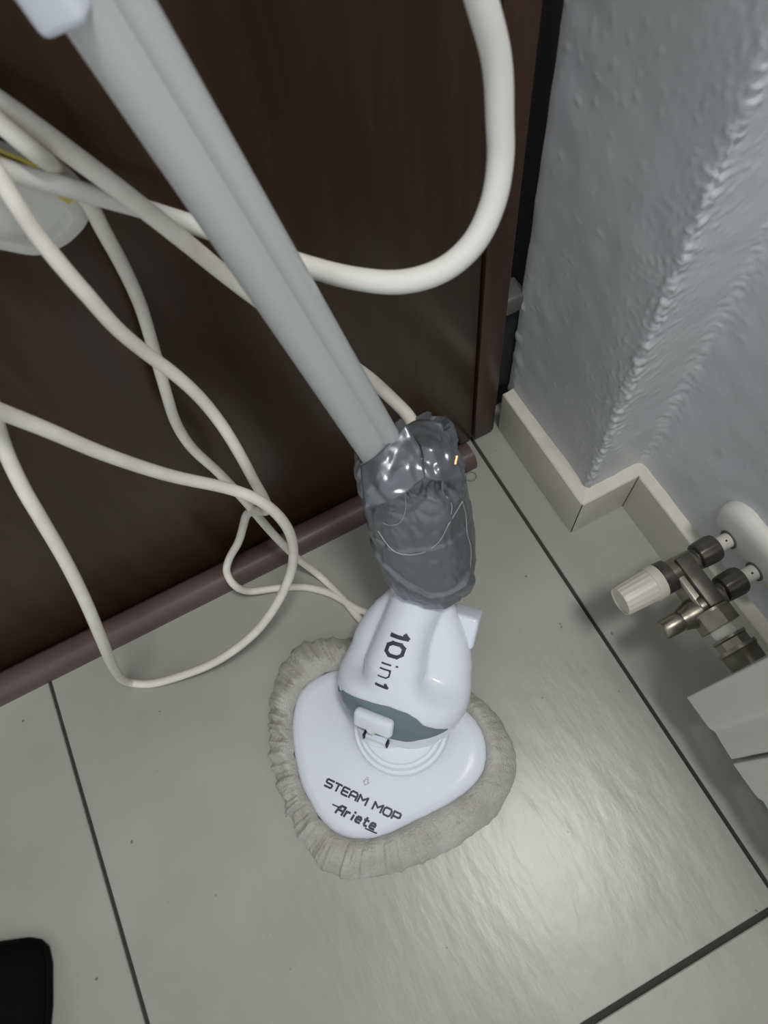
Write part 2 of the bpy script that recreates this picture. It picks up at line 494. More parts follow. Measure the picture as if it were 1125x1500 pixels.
# gathered cloth pad around the plate
vs, fs = [], []
NP = 24
for k in range(NA * 2):
    a = -math.pi + math.pi * k / NA
    f = (k / 2) % 1
    k0 = (k // 2) % NA; k1 = (k0 + 1) % NA
    ri = (RP[k0] + RP[k1]) / 2 if k % 2 else RP[k0]
    ro = (RO[k0] + RO[k1]) / 2 if k % 2 else RO[k0]
    arc = V((math.cos(a), math.sin(a), 0))
    # gathers: irregular pleats round the ring
    q = arc * 3.0
    pl = noise.noise(q * 2.2 + V((4, 0, 0))) * 0.5 + noise.noise(q * 6.5) * 0.8 + 0.45 * noise.noise(q * 14)
    left = 0.5 + 0.5 * math.cos(a - math.radians(200))
    amp = 0.25 + 0.85 * left
    w_ = (ro - ri)
    ring = [(-0.002, 0.0255), (0.000, 0.0295), (0.06, 0.034), (0.16, 0.0375), (0.30, 0.0385), (0.45, 0.0365), (0.60, 0.0325), (0.74, 0.027), (0.86, 0.0205), (0.95, 0.0135), (1.0, 0.007), (0.99, 0.002), (0.95, 0.0005), (0.70, 0.0005), (0.3, 0.0005), (-0.3, 0.0005)]
    for i, (t, z) in enumerate(ring):
        r = ri + w_ * t
        env = math.sin(min(1, max(0, t)) * math.pi) if t > 0 else 0
        loc = V((arc.x * r, arc.y * r, z))
        fine = noise.noise(loc * 160) * 0.0014 + noise.noise(loc * 70) * 0.0026 * (0.5 + left) + abs(noise.noise(loc * 45 + V((3, 3, 3)))) * 0.003 * left
        ro_n = pl * 0.0030 * amp
        top = 1 if z > 0.004 else 0
        zz = z + top * env * (0.0062 * amp * pl + fine * 1.3)
        rr = r + top * (0.0022 * amp * pl * (1 if 0 < t < 1.2 else 0.4) + fine * (0.9 if t > 0 else 0.5)) + (ro_n * 0.6 if t > 0.7 and top else 0)
        if i == 0: zz = 0.0255
        x, y = CX + rr * math.cos(a), CY + rr * math.sin(a)
        vs.append(L(x, y, max(0.0004, zz)))
n = len(ring)
K = NA * 2
for k in range(K):
    for i in range(n - 1):
        k2 = (k + 1) % K
        fs.append([k * n + i, k * n + i + 1, k2 * n + i + 1, k2 * n + i])
pad = make('cloth_pad', vs, fs, M_cloth, mop)
pad['label'] = 'dirty cream terry cloth pad gathered around the foot'

# collar rings on the plate
lathe('collar', L(0, 0.024, 0.042), (0, 0, 1), [(0, 0.051), (0.008, 0.050), (0.0105, 0.0485), (0.0105, 0.0455), (0.0140, 0.0445), (0.0160, 0.0430), (0.0160, 0.0400), (0.0200, 0.0385), (0.0215, 0.036), (0.0215, 0.002)], M_white, mop, 72)

# body: bulb with two scooped hollows and a central neck
C0 = L(-0.006, 0.034, 0.066)
C1 = L(-0.0165, 0.1374, 0.152)
AX = (C1 - C0).normalized()
LB = (C1 - C0).length
E1 = (XM - AX * XM.dot(AX)).normalized()
NN = E1.cross(AX)
if NN.z < 0: NN = -NN
WT = [(-0.2, 0.024), (-0.16, 0.038), (-0.1, 0.0475), (-0.04, 0.0540), (0, 0.0575), (0.1, 0.0640), (0.2, 0.0675), (0.35, 0.0682), (0.5, 0.0660), (0.6, 0.0625), (0.7, 0.0570), (0.81, 0.0485), (0.9, 0.0395), (1.0, 0.0305), (1.3, 0.026)]
HT = [(-0.2, 0.016), (-0.16, 0.027), (-0.1, 0.034), (-0.04, 0.0390), (0, 0.0415), (0.1, 0.0460), (0.2, 0.0480), (0.35, 0.0480), (0.5, 0.0455), (0.6, 0.0420), (0.74, 0.0350), (0.88, 0.0285), (1.0, 0.0250), (1.3, 0.025)]
OT = [(0, 0.004), (0.2, 0.012), (0.35, 0.0195), (0.5, 0.0225), (0.65, 0.0170), (0.82, 0.009), (1.0, 0.002), (1.3, 0.0)]
RN = 0.0262
def smax(a, b, k):
    h = max(0, min(1, 0.5 + 0.5 * (a - b) / k))
    return b + (a - b) * h + k * h * (1 - h)
def body_r(f, th):
    W, Hh = interp(f, WT), interp(f, HT)
    c, s = math.cos(th), math.sin(th)
    e = 2.25
    r = ((abs(s) / W) ** e + (abs(c) / Hh) ** e) ** (-1 / e)
    ta = abs(th)
    g = sstep(0.26, 0.46, f) * (1 - sstep(0.93, 1.05, f))
    sc = math.exp(-((ta - math.radians(56)) / math.radians(27)) ** 2) * g * 0.50
    r *= (1 - sc)
    off = interp(f, OT)
    # neck cylinder seen from the body axis
    xo = -0.011 * max(0, min(1, (1 - f) / 0.5))
    bq = off * c + xo * s
    disc = bq * bq - (off * off + xo * xo - RN * RN)
    if disc > 0:
        rn = bq + math.sqrt(disc)
        if rn > 0: r = smax(r, rn, 0.0060)
    return r
def body_pt(f, th, lift=0.0):
    r = body_r(f, th) + lift
    return C0 + AX * (f * LB) + E1 * (r * math.sin(th)) + NN * (r * math.cos(th))
def body_front(f, x, lift=0.0):
    """point on the front of the body at sideways offset x"""
    lo, hi = -1.4, 1.4
    for _ in range(40):
        mid = (lo + hi) / 2
        if body_r(f, mid) * math.sin(mid) < x: lo = mid
        else: hi = mid
    return body_pt(f, (lo + hi) / 2, lift)
vs, fs = [], []
NF, NT = 110, 128
for i in range(NF + 1):
    f = -0.2 + 1.46 * i / NF
    for j in range(NT):
        th = -math.pi + 2 * math.pi * j / NT
        p = body_pt(f, th)
        vs.append(p)
for i in range(NF):
    for j in range(NT):
        fs.append([i * NT + j, i * NT + (j + 1) % NT, (i + 1) * NT + (j + 1) % NT, (i + 1) * NT + j])
fs.append(list(range(NT))); fs.append([NF * NT + j for j in range(NT)])
body = make('joint_body', vs, fs, M_white, mop, True, 60)

# grey band round the foot of the body
BT = [(-95, 0.10), (-80, 0.105), (-68, 0.12), (-58, 0.185), (-46, 0.205), (-25, 0.230), (0, 0.250), (20, 0.240), (30, 0.215), (40, 0.160), (54, 0.135), (64, 0.125)]
BB = [(-95, -0.11), (-80, -0.13), (-45, -0.10), (0, -0.045), (28, -0.030), (46, 0.030), (64, 0.12)]
vs, fs = [], []
NJ, NI = 90, 14
for j in range(NJ + 1):
    dg = -95 + (64 + 95) * j / NJ
    t0_, b0_ = interp(dg, BT), interp(dg, BB)
    for lift in (0.0012, -0.001):
        for i in range(NI + 1):
            f = b0_ + (t0_ - b0_) * i / NI
            vs.append(body_pt(f, math.radians(dg), lift))
m_ = 2 * (NI + 1)
for j in range(NJ):
    for i in range(NI):
        fs.append([j * m_ + i, j * m_ + i + 1, (j + 1) * m_ + i + 1, (j + 1) * m_ + i])
    for a, b in ((0, NI + 1), (NI, 2 * NI + 1)):
        fs.append([j * m_ + a, (j + 1) * m_ + a, (j + 1) * m_ + b, j * m_ + b])
band = make('trim_band', vs, fs, M_teal, mop, True, 50)
band['label'] = 'grey-teal band with the release button'
# release button on the band
def frame_at(f, dg):
    p = body_pt(f, math.radians(dg))
    du = (body_pt(f, math.radians(dg + 4)) - body_pt(f, math.radians(dg - 4))).normalized()
    dv = (body_pt(f + 0.02, math.radians(dg)) - body_pt(f - 0.02, math.radians(dg))).normalized()
    nn = du.cross(dv).normalized()
    if nn.dot(NN) < 0: nn = -nn
    dv = nn.cross(du)
    return p, du, dv, nn
p, du, dv, nn = frame_at(0.095, -15)
btn = box('release_button', p + nn * 0.003, (0.0205, 0.0105, 0.0055), M_white, band, (du, dv, nn), 0.0048, 4)
lathe('button_dimple', p + nn * 0.0075 - dv * 0.0055, nn, [(0, 0.0055), (0.0012, 0.0052), (0.0012, 0.0045), (0.0006, 0.0044)], M_white2, band, 32)
p, du, dv, nn = frame_at(-0.075, -15)
p = p - dv * 0.002
box('latch', p + nn * 0.0015 - dv * 0.001, (0.0115, 0.0028, 0.003), M_white, mop, (du, dv, nn), 0.0012)
for s in (-1, 1):
    box('latch_slot', p + nn * 0.003 + du * 0.0125 * s, (0.0008, 0.0042, 0.003), M_dark, mop, (du, dv, nn), 0.0003, 1)
# square plug showing behind the body
plug_c = V((0.0974, 0.1445, 0.1173))
box('rear_plug', plug_c, (0.0150, 0.0145, 0.0170), M_white, mop, (E1, NN, AX), 0.004, 3)
make_bm('rear_duct', box_bm(plug_c - E1 * 0.022 - NN * 0.002, (0.018, 0.012, 0.014), (E1, NN, AX), 0.004, 2), M_white, mop)

# ---- lettering: stroke letters laid on the surface they are printed on
def strokes(ch):
    r = 0.22
    G = {
     'S': [[(1, 1), (.15, 1), (0, .88), (0, .62), (.12, .52), (.88, .48), (1, .38), (1, .12), (.85, 0), (0, 0)]],
     'T': [[(0, 1), (1, 1)], [(.5, 1), (.5, 0)]],
     'E': [[(1, 1), (.12, 1), (0, .88), (0, .12), (.12, 0), (1, 0)], [(0, .5), (.9, .5)]],
     'A': [[(0, 0), (0, .8), (.2, 1), (.8, 1), (1, .8), (1, 0)], [(0, .42), (1, .42)]],
     'M': [[(0, 0), (0, 1), (.5, .45), (1, 1), (1, 0)]],
     'O': [[(.2, 0), (.8, 0), (1, .2), (1, .8), (.8, 1), (.2, 1), (0, .8), (0, .2), (.2, 0)]],
     'P': [[(0, 0), (0, 1), (.85, 1), (1, .88), (1, .5), (.85, .38), (0, .38)]],
     '1': [[(.05, .78), (.55, 1), (.55, 0)]],
     '0': [[(.25, 0), (.75, 0), (1, .25), (1, .75), (.75, 1), (.25, 1), (0, .75), (0, .25), (.25, 0)]],
     'i': [[(.5, 0), (.5, .56)], [(.5, .90), (.5, .98)]],
     'n': [[(0, 0), (0, .66)], [(0, .55), (.2, .66), (.75, .66), (1, .5), (1, 0)]],
     'a': [[(0, 0), (.05, .7), (.35, 1), (1, 1), (1, 0)], [(0.02, .45), (1, .45)]],
     'r': [[(0, 0), (0, .66)], [(0, .45), (.3, .64), (.85, .64)]],
     'e': [[(0, .34), (.9, .34), (.9, .52), (.7, .66), (.2, .66), (0, .5), (0, .14), (.2, 0), (.95, 0)]],
     't': [[(.3, .95), (.3, .14), (.5, 0), (.95, 0)], [(0, .66), (.9, .66)]],
     'j': [[(-.55, .52), (0.1, .52)]],
    }
    return G[ch]
def ribbon(path, wd):
    """flat quads for one stroke, mitred enough by overlapping caps, split fine for wrapping"""
    out = []
    for (x0, y0), (x1, y1) in zip(path, path[1:]):
        d = math.hypot(x1 - x0, y1 - y0)
        if d < 1e-9: continue
        ux, uy = (x1 - x0) / d, (y1 - y0) / d
        e = wd * 0.35
        x0_, y0_, x1_, y1_ = x0 - ux * e, y0 - uy * e, x1 + ux * e, y1 + uy * e
        n = max(1, int(math.hypot(x1_ - x0_, y1_ - y0_) / 0.0025))
        row = []
        for k in range(n + 1):
            t = k / n
            cx, cy = x0_ + (x1_ - x0_) * t, y0_ + (y1_ - y0_) * t
            row.append(((cx - uy * wd / 2, cy + ux * wd / 2), (cx + uy * wd / 2, cy - ux * wd / 2)))
        out.append(row)
    return out
def lettering(name, glyphs, wrap, mat, parent):
    """glyphs = [(char, x, y, width, height, stroke, slant)] in print coordinates"""
    vs, fs = [], []
    lvl = 0
    for ch, gx, gy, gw, gh, sw, sl in glyphs:
        for st in strokes(ch):
            pth = [(gx + a * gw + b * gh * sl, gy + b * gh) for a, b in st]
            for row in ribbon(pth, sw):
                b0 = len(vs)
                lvl += 1
                for (p, q) in row:
                    lift = 0.00025 + (lvl % 7) * 0.00001
                    vs.append(wrap(p[0], p[1], lift)); vs.append(wrap(q[0], q[1], lift))
                for k in range(len(row) - 1):
                    fs.append([b0 + 2 * k, b0 + 2 * k + 1, b0 + 2 * k + 3, b0 + 2 * k + 2])
    return make(name, vs, fs, mat, parent, False)
def on_plate(ox, oy, ang):
    c, s = math.cos(ang), math.sin(ang)
    def f(x, y, lift):
        X, Y = ox + x * c - y * s, oy + x * s + y * c
        return L(X, Y, plate_z(X, Y) + lift)
    return f
gl = []
x = 0
for ch in 'STEAM MOP':
    if ch == ' ': x += 0.0055; continue
    wd = {'S': .0074, 'T': .0070, 'E': .0066, 'A': .0074, 'M': .0088, 'O': .0078, 'P': .0072}[ch]
    gl.append((ch, x, 0, wd, 0.0072, 0.0020, 0.08))
    x += wd + 0.0024
TX0, TY0 = (-0.0537, -0.0598)
lettering('lettering', gl, on_plate(TX0, TY0, -0.035), M_ink, plate)
gl = []
x = 0
for ch, wd in zip('ariete', (.0066, .0042, .0020, .0052, .0046, .0052)):
    gl.append((ch, x, 0, wd, 0.0080, 0.0023, 0.22))
    x += wd + 0.0029
wr = on_plate(-0.0328, -0.0791, 0.0)
lo = lettering('lettering', gl, wr, M_ink, plate)
sw = [[(-0.0055, 0.0058), (0.004, 0.0058)], [(0.0340, -0.0022), (0.0460, -0.0022)]]
for st in sw:
    vs, fs = [], []
    for row in ribbon(st, 0.0014):
        b0 = len(vs)
        for (p_, q_) in row: vs += [wr(p_[0], p_[1], 0.0003), wr(q_[0], q_[1], 0.0003)]
        for k in range(len(row) - 1): fs.append([b0 + 2 * k, b0 + 2 * k + 1, b0 + 2 * k + 3, b0 + 2 * k + 2])
    make('lettering_flourish', vs, fs, M_ink, plate, False)
# small outlined arrow above the words
wr = on_plate(-0.0140, -0.0404, 0.0)
vs, fs = [], []
for st in ([(0, -.0035), (.0032, 0), (.0016, 0), (.0016, .0025), (-.0016, .0025), (-.0016, 0), (-.0032, 0), (0, -.0035)], [(-.0014, .0042), (.0014, .0042)]):
    for row in ribbon(st, 0.0006):
        b0 = len(vs)
        for (p_, q_) in row: vs += [wr(p_[0], p_[1], 0.0003), wr(q_[0], q_[1], 0.0003)]
        for k in range(len(row) - 1): fs.append([b0 + 2 * k, b0 + 2 * k + 1, b0 + 2 * k + 3, b0 + 2 * k + 2])
make('arrow_mark', vs, fs, M_ink2, plate, False)
# "10 in 1" reading down the neck
def on_neck(x, y, lift):
    return body_front(0.780 - x / LB, y - 0.0125 - 0.09 * x, lift)
gl = [('1', 0.0, 0, 0.0062, 0.0160, 0.0036, 0), ('0', 0.0095, 0, 0.0115, 0.0155, 0.0036, 0),
      ('i', 0.0270, 0.0, 0.0050, 0.0155, 0.0016, 0), ('n', 0.0345, 0.0, 0.0085, 0.0155, 0.0016, 0), ('1', 0.0500, 0.0, 0.0056, 0.0115, 0.0028, 0)]
lettering('lettering', gl, on_neck, M_ink, body)

# ---- handle tube, leaning up towards the door
T0 = V((0.0799, 0.2405, 0.3329))
T1 = V((0.0213, 0.2903, 0.6419))
TA = (T1 - T0).normalized()
TOP = T1 + TA * 0.50
TU = right - TA * right.dot(TA); TU.normalize()
TV = TA.cross(TU)
if TV.dot(fwd) > 0: TV = -TV          # towards the viewer
def tube_prof():
    pts = []
    n = 72
    for j in range(n):
        th = 2 * math.pi * j / n
        best = 0
        for cu, cv, r in ((-0.0045, 0.0, 0.0137), (0.0107, 0.0004, 0.0075)):
            # ray from origin
            c, s = math.cos(th), math.sin(th)
            bq = cu * c + cv * s
            dsc = bq * bq - (cu * cu + cv * cv - r * r)
            if dsc > 0: best = max(best, bq + math.sqrt(dsc))
        pts.append((best * math.cos(th), best * math.sin(th)))
    return pts
tp = tube_prof()
vs, fs = [], []
ST = [T0 - TA * 0.05, T0, T0.lerp(T1, 0.5), T1, TOP]
for p in ST:
    for a, b in tp: vs.append(p + TU * a + TV * b)
n = len(tp)
for i in range(len(ST) - 1):
    for j in range(n): fs.append([i * n + j, i * n + (j + 1) % n, (i + 1) * n + (j + 1) % n, (i + 1) * n + j])
fs.append(list(range(n))); fs.append([(len(ST) - 1) * n + j for j in range(n)])
make('handle_tube', vs, fs, M_tube, mop, True, 28)
# white housing clipped on the tube
hc = V((0.0063, 0.2841, 0.6549))
bmh = box_bm(hc + TA * 0.115, (0.0098, 0.0105, 0.120), (TU, TV, TA), 0.004, 3)
make_bm('unit_housing', bmh, M_white, mop)

# ---- duct tape: crumpled sleeve over the broken joint
tpath = [V((0.0870, 0.1788, 0.1694)), V((0.0880, 0.1904, 0.1933)), V((0.0901, 0.2052, 0.2264)), V((0.0930, 0.2205, 0.2599)), V((0.0953, 0.2338, 0.2924)), V((0.0966, 0.2428, 0.3174)), V((0.0981, 0.2479, 0.3351))]
path = smooth_path(catmull(tpath, 16), 8)
nP = len(path)
WR = [(0, 0.0330), (0.08, 0.0385), (0.2, 0.0425), (0.35, 0.0450), (0.5, 0.0455), (0.65, 0.0440), (0.8, 0.0415), (0.92, 0.0385), (1.0, 0.0365)]
NTP = 190
t0 = (path[-1] - path[0]).normalized()
RIDGE = [(30, 0.20), (55, 0.155), (75, 0.135), (95, 0.145), (115, 0.22), (140, 0.31), (170, 0.36), (200, 0.36)]
def tape_frame(f):
    x = f * (nP - 1); i0 = min(int(x), nP - 2); p = path[i0].lerp(path[i0 + 1], x - i0)
    t = (path[min(i0 + 2, nP - 1)] - path[max(i0 - 1, 0)]).normalized()
    u = (right - t * right.dot(t)).normalized()
    v = t.cross(u)
    if v.dot(fwd) > 0: v = -v
    return p, t, u, v
def tape_pt(f, th, lift=0.0):
    p, t, u, v = tape_frame(f)
    c, s = math.cos(th), math.sin(th)
    q = V((c, s, f * 3.2))
    r = interp(f, WR) * (1 - 0.10 * (1 - abs(c)))
    up = sstep(0.45, 0.8, f)
    r += (0.0040 + 0.0060 * up) * (abs(noise.noise(q * 1.3 + V((3, 7, 1)))) - 0.25)
    r += (0.0022 + 0.0040 * up) * (abs(noise.noise(q * 2.9 + V((1, 2, 9)))) - 0.2)
    r += (0.0009 + 0.0024 * up) * (abs(noise.noise(V((c * 7, s * 7, f * 13)) + V((5, 2, 9)))) - 0.2)
    dg = math.degrees(th) % 360
    if 10 < dg < 215:
        fe = interp(dg, RIDGE)
        r += 0.0040 * math.exp(-((f - fe) / 0.016) ** 2) * sstep(10, 50, dg) * (1 - sstep(180, 215, dg)) - 0.0016 * math.exp(-((f - fe + 0.05) / 0.03) ** 2)
    for k, (fa, sl, ph, h) in enumerate(((0.42, -0.10, 1.45, 0.0016), (0.72, -0.16, 0.2, 0.0022))):
        edge = fa + 0.06 + sl * math.cos(th - ph) * (0.6 if k == 0 else 1) + 0.02 * noise.noise(V((c * 1.5, s * 1.5, k * 5)))
        r += -h * sstep(edge - 0.003, edge + 0.003, f) + h * sstep(edge, edge + 0.25, f)
    along = 0.0
    if f > 0.9: along = (f - 0.9) / 0.1 * (0.012 * math.cos(th - 0.75) + 0.006 * noise.noise(V((c * 2, s * 2, 4))))
    if f < 0.1: along = (0.1 - f) / 0.1 * (0.004 * noise.noise(V((c * 2, s * 2, 8))) - 0.003 * math.cos(th - 1.2))
    r += lift
    return p + u * (r * c) + v * (r * s * 0.86) + t * along
vs, fs = [], []
NFT = 150
for i in range(NFT + 1):
    for j in range(NTP): vs.append(tape_pt(i / NFT, 2 * math.pi * j / NTP))
for i in range(NFT):
    for j in range(NTP):
        fs.append([i * NTP + j, i * NTP + (j + 1) % NTP, (i + 1) * NTP + (j + 1) % NTP, (i + 1) * NTP + j])
# close the mouth down onto the tube and the neck
for base, tgt, sgn in ((0, path[0], 1), (NFT, path[-1], -1)):
    b0 = len(vs)
    for j in range(NTP):
        o_ = vs[base * NTP + j]
        vs.append(o_.lerp(tgt, 0.55) + t0 * 0.010 * sgn)
    for j in range(NTP):
        fs.append([base * NTP + j, base * NTP + (j + 1) % NTP, b0 + (j + 1) % NTP, b0 + j])
    fs.append([b0 + j for j in range(NTP)])
tape = make('duct_tape', vs, fs, M_tape, mop, True, 60)
tape['label'] = 'crumpled silver duct tape wrapped round the joint'
# pale cut edges of the tape turns
for crv in ([(180, .57), (142, .50), (120, .43), (93, .415), (70, .455), (57, .53), (33, .60)], [(44, .80), (50, .70), (47, .62), (58, .52)], [(33, .60), (27, .50), (31, .42), (28, .33), (31, .22)],
            [(150, .60), (128, .565), (110, .58), (98, .66), (94, .76), (92, .84)]):
    cp = smooth_path(catmull([tape_pt(f_, math.radians(d_), 0.0005) for d_, f_ in crv], 10), 2)
    sweep(cp, lambda i, th: (0.00034 * math.cos(th), 0.00034 * math.sin(th)), 6, 'tape_edge', M_edge, tape)
TAPE_TOP = path[-1]
# torn flaps and lifted edges of the tape
def flap(name, pts_uv, mat, parent, thick=0.0004):
    rows = [[V(p) for p in r] for r in pts_uv]
    n0, n1 = len(rows), len(rows[0])
    sub = 12
    grid = []
    def bil(a, b):
        i0 = min(int(a), n0 - 2); j0 = min(int(b), n1 - 2); fa, fb = a - i0, b - j0
        return (rows[i0][j0] * (1 - fa) + rows[i0 + 1][j0] * fa) * (1 - fb) + (rows[i0][j0 + 1] * (1 - fa) + rows[i0 + 1][j0 + 1] * fa) * fb
    A, B = (n0 - 1) * sub, (n1 - 1) * sub
    vs, fs = [], []
    for i in range(A + 1):
        for j in range(B + 1):
            p = bil(i / sub, j / sub)
            vs.append(p)
    for _ in range(40):
        nv = list(vs)
        for i in range(A + 1):
            for j in range(B + 1):
                if 0 < i < A and 0 < j < B:
                    nv[i * (B + 1) + j] = (vs[(i - 1) * (B + 1) + j] + vs[(i + 1) * (B + 1) + j] + vs[i * (B + 1) + j - 1] + vs[i * (B + 1) + j + 1]) / 8 + vs[i * (B + 1) + j] / 2
                elif 0 < i < A: nv[i * (B + 1) + j] = (vs[(i - 1) * (B + 1) + j] + vs[(i + 1) * (B + 1) + j]) / 4 + vs[i * (B + 1) + j] / 2
                elif 0 < j < B: nv[i * (B + 1) + j] = (vs[i * (B + 1) + j - 1] + vs[i * (B + 1) + j + 1]) / 4 + vs[i * (B + 1) + j] / 2
        vs = nv
    vs = [p - fwd * (0.0075 * (abs(noise.noise(p * 42 + V((2, 0, 5)))) - 0.25) + 0.0034 * (abs(noise.noise(p * 90)) - 0.2)) for p in vs]
    for i in range(A):
        for j in range(B): fs.append([i * (B + 1) + j, i * (B + 1) + j + 1, (i + 1) * (B + 1) + j + 1, (i + 1) * (B + 1) + j])
    o = make(name, vs, fs, mat, parent, True, 70)
    md = o.modifiers.new('thickness', 'SOLIDIFY'); md.thickness = thick
    return o
flap('tape_flap', [[(0.0575, 0.2370, 0.3440), (0.0694, 0.2285, 0.3615), (0.0980, 0.2394, 0.3655)], [(0.0506, 0.2214, 0.3407), (0.0647, 0.2059, 0.3576), (0.1000, 0.2184, 0.3631)], [(0.0460, 0.2102, 0.3308), (0.0664, 0.1961, 0.3480), (0.0920, 0.2000, 0.3541)]], M_tape, tape)
flap('tape_flap', [[(0.1011, 0.2473, 0.3496), (0.1133, 0.2509, 0.3472), (0.1265, 0.2387, 0.3468)], [(0.1015, 0.2212, 0.3624), (0.1106, 0.2155, 0.3632), (0.1217, 0.2073, 0.3478)], [(0.0920, 0.2000, 0.3541), (0.1008, 0.1930, 0.3521), (0.1214, 0.1921, 0.3334)]], M_tape, tape)
box('copper_wire', (0.1189, 0.2025, 0.3519), (0.0008, 0.0034, 0.0008), M_copper, tape, (right, (down * 0.97 - right * 0.2).normalized(), fwd), 0.0003, 1)

# ------------------------------------------------------------------ hoses and cords
def cord(name, pts, r, mat, label, cat='cord', sub=14, n=16, it=10, parent=None):
    path = smooth_path(catmull(pts, sub), it)
    rr = [r(i / (len(path) - 1)) if callable(r) else r for i in range(len(path))]
    o = sweep(path, lambda i, th: (rr[i] * math.cos(th), rr[i] * math.sin(th)), n, name, mat, parent)
    return props(o, label, cat)

HS = T1 + TA * 0.26
cord('steam_hose', [HS + TU * 0.010, HS + TU * 0.035 + V((0, 0, 0.020)), HS + TU * 0.075 + V((0, -0.01, 0.010)), (0.1485, 0.2925, 0.6885), (0.1488, 0.2750, 0.6698), (0.1569, 0.2735, 0.6406), (0.1656, 0.2688, 0.6110), (0.1732, 0.2655, 0.5841), (0.1738, 0.2604, 0.5567), (0.1731, 0.2564, 0.5406), (0.1663, 0.2496, 0.5214), (0.1525, 0.2447, 0.5043), (0.1337, 0.2455, 0.4935), (0.1120, 0.2542, 0.4880), (0.0903, 0.2729, 0.4858), (0.0705, 0.2977, 0.4843), (0.0479, 0.3285, 0.4850), (0.0271, 0.3496, 0.4928), (0.0055, 0.3558, 0.5104), (-0.0147, 0.3520, 0.5325), (-0.0324, 0.3470, 0.5532), (-0.0465, 0.3460, 0.5669), (-0.0637, 0.3440, 0.5835), (-0.0861, 0.3450, 0.6010), (-0.1020, 0.3620, 0.5991)],
     lambda f: 0.0070 - 0.0018 * sstep(0.45, 0.85, f), M_hose, 'thick white steam hose hanging in a U-bend before the dark door', 'hose', 14, 24)
cord('supply_hose', [HS - TU * 0.010 - TA * 0.02, HS - TU * 0.045 + TA * 0.01, HS - TU * 0.085 - TA * 0.04, (-0.0611, 0.3728, 0.6457), (-0.0593, 0.3642, 0.6279), (-0.0464, 0.3568, 0.6098), (-0.0341, 0.3533, 0.5900), (-0.0210, 0.3499, 0.5660), (-0.0063, 0.3450, 0.5382), (0.0102, 0.3392, 0.5048), (0.0295, 0.3352, 0.4615), (0.0533, 0.3261, 0.4165), (0.0791, 0.3198, 0.3675), (0.1004, 0.3124, 0.3318), (0.1109, 0.2928, 0.3179), (0.1147, 0.2677, 0.3184), (0.1104, 0.2458, 0.3171)],
     0.0054, M_cord, 'white hose going behind the grey tube into the top of the tape', None, 14, 20, 10, mop)
cord('power_cord', [(-0.1085, 0.3640, 0.5630), (-0.1172, 0.3500, 0.5615), (-0.1242, 0.3221, 0.5518), (-0.1291, 0.2976, 0.5350), (-0.1238, 0.2841, 0.5188), (-0.1229, 0.2893, 0.4959), (-0.1186, 0.2931, 0.4761), (-0.1107, 0.2939, 0.4533), (-0.0964, 0.2941, 0.4112), (-0.0707, 0.2939, 0.3539), (-0.0378, 0.2879, 0.3082), (-0.0212, 0.2773, 0.2858), (-0.0134, 0.2696, 0.2461), (-0.0186, 0.2689, 0.1901), (-0.0354, 0.2658, 0.1427), (-0.0655, 0.2586, 0.1029), (-0.1022, 0.2545, 0.0690), (-0.1515, 0.2560, 0.0415), (-0.2022, 0.2682, 0.0174), (-0.2427, 0.2814, 0.0055), (-0.2618, 0.2928, 0.0080), (-0.2373, 0.2751, 0.1105), (-0.1955, 0.2500, 0.2366), (-0.1730, 0.2560, 0.3080), (-0.1613, 0.2686, 0.3535), (-0.1533, 0.2810, 0.3928), (-0.1481, 0.2926, 0.4206), (-0.1399, 0.3053, 0.4491), (-0.1254, 0.3138, 0.4821), (-0.1086, 0.3229, 0.5157), (-0.1005, 0.3520, 0.5250), (-0.0944, 0.3640, 0.5382)],
     0.0048, M_cord, 'off-white power cord making the lower loop that touches the floor tile', 'cord')
